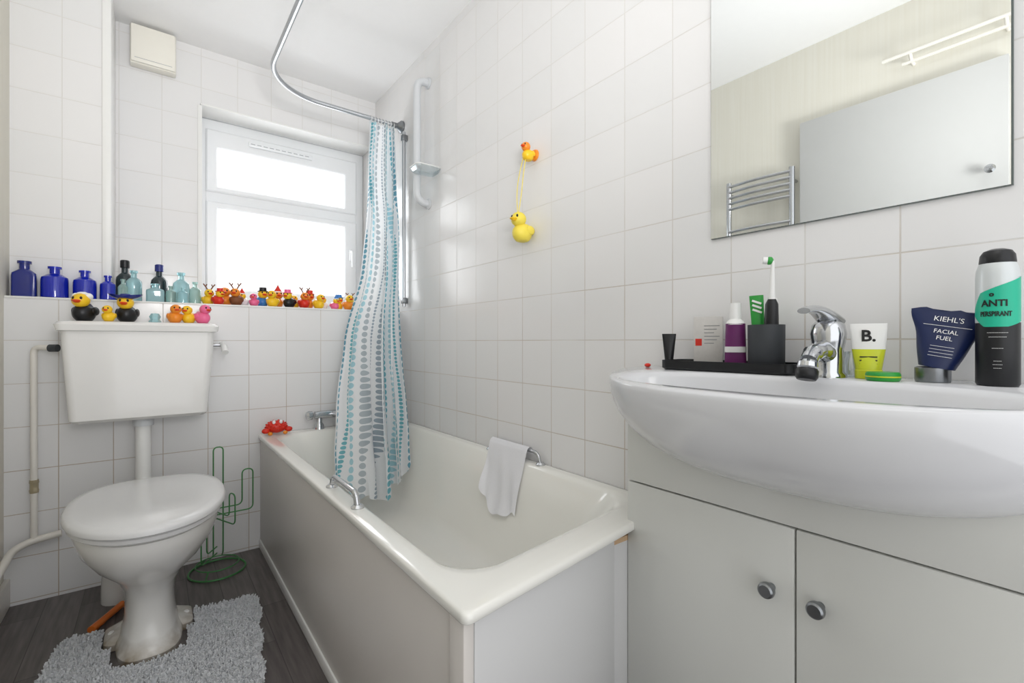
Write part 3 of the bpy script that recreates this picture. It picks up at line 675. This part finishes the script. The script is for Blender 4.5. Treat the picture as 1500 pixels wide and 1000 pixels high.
make('dish',[(gloft([rrect(.935,1.04,1.905,1.98,.02,1.690,5),rrect(.925,1.044,1.895,1.985,.02,1.702,5),rrect(.925,1.044,1.895,1.985,.02,1.710,5),rrect(.929,1.04,1.899,1.981,.02,1.710,5),rrect(.939,1.036,1.909,1.975,.02,1.694,5)]),CLEAR)],parent=sd)
make('rim',[(gtube(rrect(.925,1.044,1.895,1.985,.02,1.711,5),.0022,6,True),WPLAST)],parent=sd)

ex=empty('extractor_fan',(0,2.66,2.15),'ivory plastic extractor fan box high on the wall','fan')
make('housing',[(gbox(-.082,.083,2.650,2.699,2.148,2.320,.005),IVORY)],parent=ex)
make('front_cover',[(gbox(-.079,.080,2.638,2.652,2.152,2.316,.005),IVORY),(gbox(-.066,.068,2.6368,2.639,2.168,2.1695),VGREY)],parent=ex)

# ------------------------------------------------------------------ bottles
def bottle(x,y,z,h,rb,m,rn=None,cap=None,label='',square=False,group='glass bottles on the ledge',name='glass_bottle'):
    rn=rn or rb*.38; e=empty(name,(x,y,z),label,'bottle',group)
    pr=[(rb*.9,0),(rb,.03*h),(rb,.58*h),(rb*.95,.66*h),(rb*.62,.74*h),(rn,.78*h),(rn,.92*h),(rn*1.35,.925*h),(rn*1.35,h),(rn*.7,h),(rn*.7,.9*h)]
    if square:
        g=gloft([rrect(x-r,x+r,y-min(r,rb*.6),y+min(r,rb*.6),min(r,rb*.6)*(.35 if i<4 else .9),z+zz,6) for i,(r,zz) in enumerate(pr)])
    else: g=glathe(pr,(x,y,z),seg=28)
    make('glass',[(g,m)],parent=e)
    if cap: make('stopper',[(glathe([(rn*1.2,.90*h),(rn*1.4,.91*h),(rn*1.4,1.08*h),(rn*1.1,1.1*h),(0,1.1*h)],(x,y,z),seg=20),cap)],parent=e)
Z0=ZL+.003
yb=2.392
bottle(-.366,yb,Z0,.128,.032,BLUED,rn=.014,label='square cobalt glass bottle on the tiled ledge',square=True)
bottle(-.288,yb,Z0,.115,.038,BLUEG,label='wide shouldered cobalt blue glass bottle')
bottle(-.206,yb,Z0,.108,.034,BLUEG,label='squat cobalt blue glass bottle')
bottle(-.140,yb,Z0,.095,.024,BLUEG,label='small cobalt blue glass bottle')
bottle(-.095,2.55,Z0,.165,.030,DGREEN,cap=BLACK,label='dark green glass bottle with black stopper')
bottle(-.062,2.42,Z0,.125,.026,AQUA,cap=None,label='clear pale aqua glass bottle with narrow neck')
bottle(-.095,2.395,Z0,.085,.016,PALEG,label='slim pale green glass bottle')
bottle(.020,2.52,Z0,.155,.030,DGREEN,cap=BLUED,label='dark teal glass bottle with blue stopper')
bottle(.006,2.395,Z0,.075,.030,AQUA,label='squat aqua glass bottle',square=True)
bottle(.058,2.40,Z0,.070,.018,PALEG,label='tiny clear pale glass bottle')
bottle(.095,2.46,Z0,.135,.030,AQUA,label='tall pale aqua glass bottle')
bottle(.098,2.385,Z0,.065,.020,AQUA,label='tiny aqua glass bottle in front of a taller one')
bottle(.145,2.47,Z0,.100,.022,PALEG,label='small round pale green glass bottle by the window')

# ------------------------------------------------------------------ ducks
def duck(p,s,yaw,m,label,group='rubber ducks on the window ledge',hat=None,beak=BEAK,headm=None,name='rubber_duck',rot=None,hm=None):
    M=Matrix.Translation(Vector(p))@(rot if rot else Matrix.Rotation(yaw,4,'Z'))@Matrix.Scale(s,4)
    e=empty(name,p,label,'toy',group)
    def bf(x,y,z):
        if y>0: z=z+.75*y*y*max(0,1-abs(x)); x=x*(1-.35*y)
        z=max(z,-.82); return x,y,z
    body=gell((0,.06,.33),(.38,.50,.40),22,14,bf)
    wing=[gell((sx*.34,.12,.42),(.08,.26,.18),12,8) for sx in (-1,1)]
    head=gell((0,-.22,.84),(.30,.31,.29),20,12)
    eyes=[gell((sx*.125,-.475,.92),(.05,.04,.065),10,6) for sx in (-1,1)]
    make('body',[(gxf(body,M),m)]+[(gxf(w,M),m) for w in wing],parent=e,sharp=80)
    make('head',[(gxf(head,M),headm or m)]+[(gxf(w,M),BLACK) for w in eyes],parent=e,sharp=80)
    make('beak',[(gxf(gell((0,-.55,.81),(.15,.16,.05),14,8),M),beak),(gxf(gell((0,-.52,.76),(.11,.12,.04),14,8),M),beak)],parent=e)
    if hat=='antlers':
        pa=[]
        for sx in (-1,1):
            pa.append((gxf(gtube([(sx*.1,-.2,1.08),(sx*.22,-.2,1.30),(sx*.36,-.2,1.48)],.04,8),M),BRN))
            pa.append((gxf(gtube([(sx*.22,-.2,1.30),(sx*.14,-.2,1.46)],.035,8),M),BRN))
        make('antlers',pa,parent=e)
    elif hat=='cap':
        make('hat',[(gxf(glathe([(.33,1.00),(.32,1.04),(.22,1.06),(.21,1.26),(0,1.28)],(0,-.22,0),seg=20),M),hm or RED)],parent=e)
    elif hat=='cone':
        make('hat',[(gxf(glathe([(.26,1.0),(.24,1.08),(.12,1.28),(.03,1.45)],(0,-.2,0),seg=18),M),hm or RED),(gxf(glathe([(.28,.98),(.30,1.02),(.27,1.06)],(0,-.2,0),seg=18),M),WHITE),(gxf(gell((0,-.2,1.47),(.06,.06,.06),10,6),M),WHITE)],parent=e)
    elif hat=='tricorn':
        rr=[]
        for z,r0,k in ((1.0,.30,.0),(1.04,.42,.12),(1.12,.46,.16),(1.08,.28,.0),(1.22,.18,0),(1.25,.02,0)):
            rr.append([((r0+k*abs(math.cos(t)))*math.cos(t),-.22+r0*.8*math.sin(t),z+.6*k*abs(math.cos(t))) for t in [2*math.pi*i/24 for i in range(24)]])
        make('hat',[(gxf(gloft(rr),M),hm or BLACK)],parent=e)
    elif hat=='hair':
        make('hair',[(gxf(gell((sx*.2,-.10,1.0),(.14,.2,.15),12,8),M),hm or WHITE) for sx in (-1,1)]+[(gxf(gell((0,-.10,1.10),(.2,.2,.10),12,8),M),hm or WHITE)],parent=e)
    return e
spec=[(YEL,'antlers',None,None),(RED,'cap',RED,YEL),(ORA,None,None,None),(BRN,'antlers',None,ORA),(WHITE,'cone',RED,YEL),(PINK,None,None,None),(BLUT,'cap',BLACK,YEL),(YEL,None,None,None),(ORA,'cone',RED,None),(BLACK,'cap',PINK,YEL),(YEL,None,None,None),(RED,'antlers',None,ORA),(ORA,'cap',RED,None),(YEL,None,None,None),(WHITE,None,None,YEL),(PINK,'cone',BLUT,YEL),(YEL,'cap',BLUT,None),(ORA,None,None,YEL),(YEL,'antlers',None,None)]
txt={'antlers':'with brown antlers','cap':'wearing a small hat','cone':'in a pointed hat',None:'facing the room'}
cn={YEL:'yellow',ORA:'orange',PINK:'pink',RED:'red',BRN:'brown',WHITE:'white',BLUT:'blue',BLACK:'black'}
for i,(m,h,hm,hd_) in enumerate(spec):
    x=.188+i*.0350+random.uniform(-.005,.005)
    s=random.choice((.050,.056,.062,.066)); row=i%2
    duck((x,2.386+(.0 if row else .060),Z0),s+(.006 if not row else 0),R(random.uniform(-45,30)),m,'small %s rubber duck %s on the ledge'%(cn[m],txt[h]),hat=h,hm=hm,headm=hd_)
ZK=.9915; gk='rubber ducks on the cistern lid'
duck((-.195,2.235,ZK),.086,R(-20),BLACK,'black rubber duck with yellow head and white hair',gk,hat='hair',headm=YEL)
duck((-.127,2.200,ZK),.050,R(-15),YEL,'tiny yellow rubber duck between two larger ones',gk)
duck((-.078,2.245,ZK),.084,R(-10),BLACK,'black rubber duck with yellow head and tricorn hat',gk,hat='tricorn',headm=YEL,hm=BLUED)
duck((.066,2.22,ZK),.062,R(10),ORA,'orange rubber duck with red beak on the cistern',gk)
duck((.110,2.235,ZK),.060,R(-25),YEL,'yellow rubber duck beside an orange one',gk)
duck((.156,2.225,ZK),.066,R(30),PINK,'bright pink rubber duck on the cistern edge',gk)
make('glass_ornament',[(glathe([(.018,0),(.020,.004),(.014,.012),(.018,.022),(.012,.034),(0,.036)],(.005,2.23,ZK),seg=6),AQUA),],label='small faceted clear glass ornament on the cistern',cat='ornament')

rotW=Matrix.Rotation(R(-75),4,'Z')
duck((1.012,1.235,1.535),.052,0,YEL,'small yellow and orange duck hook stuck to wall tiles',group=None,rot=rotW,name='duck_hook',headm=ORA)
make('suction_pad',[(glathe([(.020,0),(.018,.006),(.008,.012)],(1.044,1.235,1.56),(-1,0,0),20),ORA)],label='orange suction pad on the wall tile',cat='hook')
hd=duck((1.003,1.256,1.262),.086,0,YEL2,'pale yellow hanging sponge duck on a cord',group=None,rot=rotW,name='hanging_duck',beak=YEL)
make('cord',[(gtube(smooth([(.985,1.256,1.355),(.996,1.275,1.42),(.998,1.268,1.48),(1.000,1.245,1.545),(1.000,1.238,1.550),(1.000,1.232,1.545),(.998,1.243,1.48),(.994,1.248,1.42),(.985,1.252,1.355)],5),.0014,6),YEL2)],parent=hd)

# red crab-like bath toy
c=Vector((.432,2.280,.544)); parts=[(gell(c,(.043,.032,.027),24,14),RED)]
for k in range(60):
    z=1-2*(k+.5)/60; a=k*2.4; q=math.sqrt(1-z*z); d=Vector((q*math.cos(a),q*math.sin(a),z))
    if d.z<-.35: continue
    b=c+Vector((d.x*.041,d.y*.030,d.z*.025)); parts.append((glathe([(.0055,0),(.004,.004),(.001,.007)],b,d,8),RED))
for sx in (-1,1):
    parts.append((gell(c+Vector((sx*.046,-.020,-.012)),(.016,.013,.012),14,8),RED))
    parts.append((gell(c+Vector((sx*.030,-.030,-.024)),(.010,.010,.008),10,6),ORA))
    parts.append((gell(c+Vector((sx*.014,-.024,.024)),(.007,.007,.009),10,6),WHITE))
make('bath_toy',parts,label='red bumpy crab-shaped rubber bath toy on the tub corner',cat='toy',sharp=50)

V=[];F=[];n1,n2=50,44
path=[(1.036,.535),(1.034,.552),(1.030,.5575),(1.022,.560),(1.014,.556),(1.008,.546),(.997,.50),(.985,.445),(.970,.385),(.956,.325)]
for j in range(n2+1):
    t=j/n2*(len(path)-1); k=min(int(t),len(path)-2); f_=t-k
    x=path[k][0]*(1-f_)+path[k+1][0]*f_; z=path[k][1]*(1-f_)+path[k+1][1]*f_; q=j/n2
    for i in range(n1+1):
        s=i/n1; h=max(0,q-.5)*2
        y=1.235+.220*s+h*(.004*(.5-s)*2)-.012*h
        w=h*(.004*math.sin(s*9+q*4)+.003*math.sin(s*21+1+q*12)+.0035*math.sin(s*5+q*17))
        zz=z+h*h*(.045*s*s+.018*math.sin(s*7+1)+.006*math.sin(s*19))
        V.append((x-.010*h-w-.001,y+.006*math.sin(q*9+s*8)*h,zz))
for j in range(n2):
    for i in range(n1):
        a=j*(n1+1)+i; F.append([a,a+1,a+n1+2,a+n1+1])
make('flannel',[((V,F),CLOTH)],label='thin white flannel draped over the bath grab handle',cat='cloth',sharp=180)

# ------------------------------------------------------------------ lights & camera
def area(name,loc,rot,sx,sy,power,col):
    l=bpy.data.lights.new(name,'AREA'); l.shape='RECTANGLE'; l.size=sx; l.size_y=sy; l.energy=power; l.color=col
    o=bpy.data.objects.new(name,l); o.location=loc; o.rotation_euler=rot; COL.objects.link(o); return o
area('daylight',(.62,3.10,1.62),(R(-90),0,0),1.3,1.3,15,(.95,.98,1))
area('ceiling_fill',(.25,-.05,2.31),(0,0,0),.5,.5,1.8,(1,.98,.95))  # unseen fill added under the ceiling, light only without a fitting
# fill added behind the camera to brighten ceiling and back wall
fl_=area('rear_fill',(.12,-.3,1.35),(R(118),0,R(-4)),.35,.35,7.2,(1,.99,.98))
fl_.data.spread=R(100)
w=bpy.data.worlds.new('World'); scene.world=w; w.use_nodes=True
bg=w.node_tree.nodes['Background']; bg.inputs[0].default_value=(.97,.98,1,1); bg.inputs[1].default_value=1.35

cam=bpy.data.cameras.new('Camera'); co=bpy.data.objects.new('Camera',cam); COL.objects.link(co)
cam.sensor_width=36; cam.lens=16.49; cam.clip_start=.01
co.location=(0,0,.92); co.rotation_euler=(R(90),0,R(-37.4)); scene.camera=co
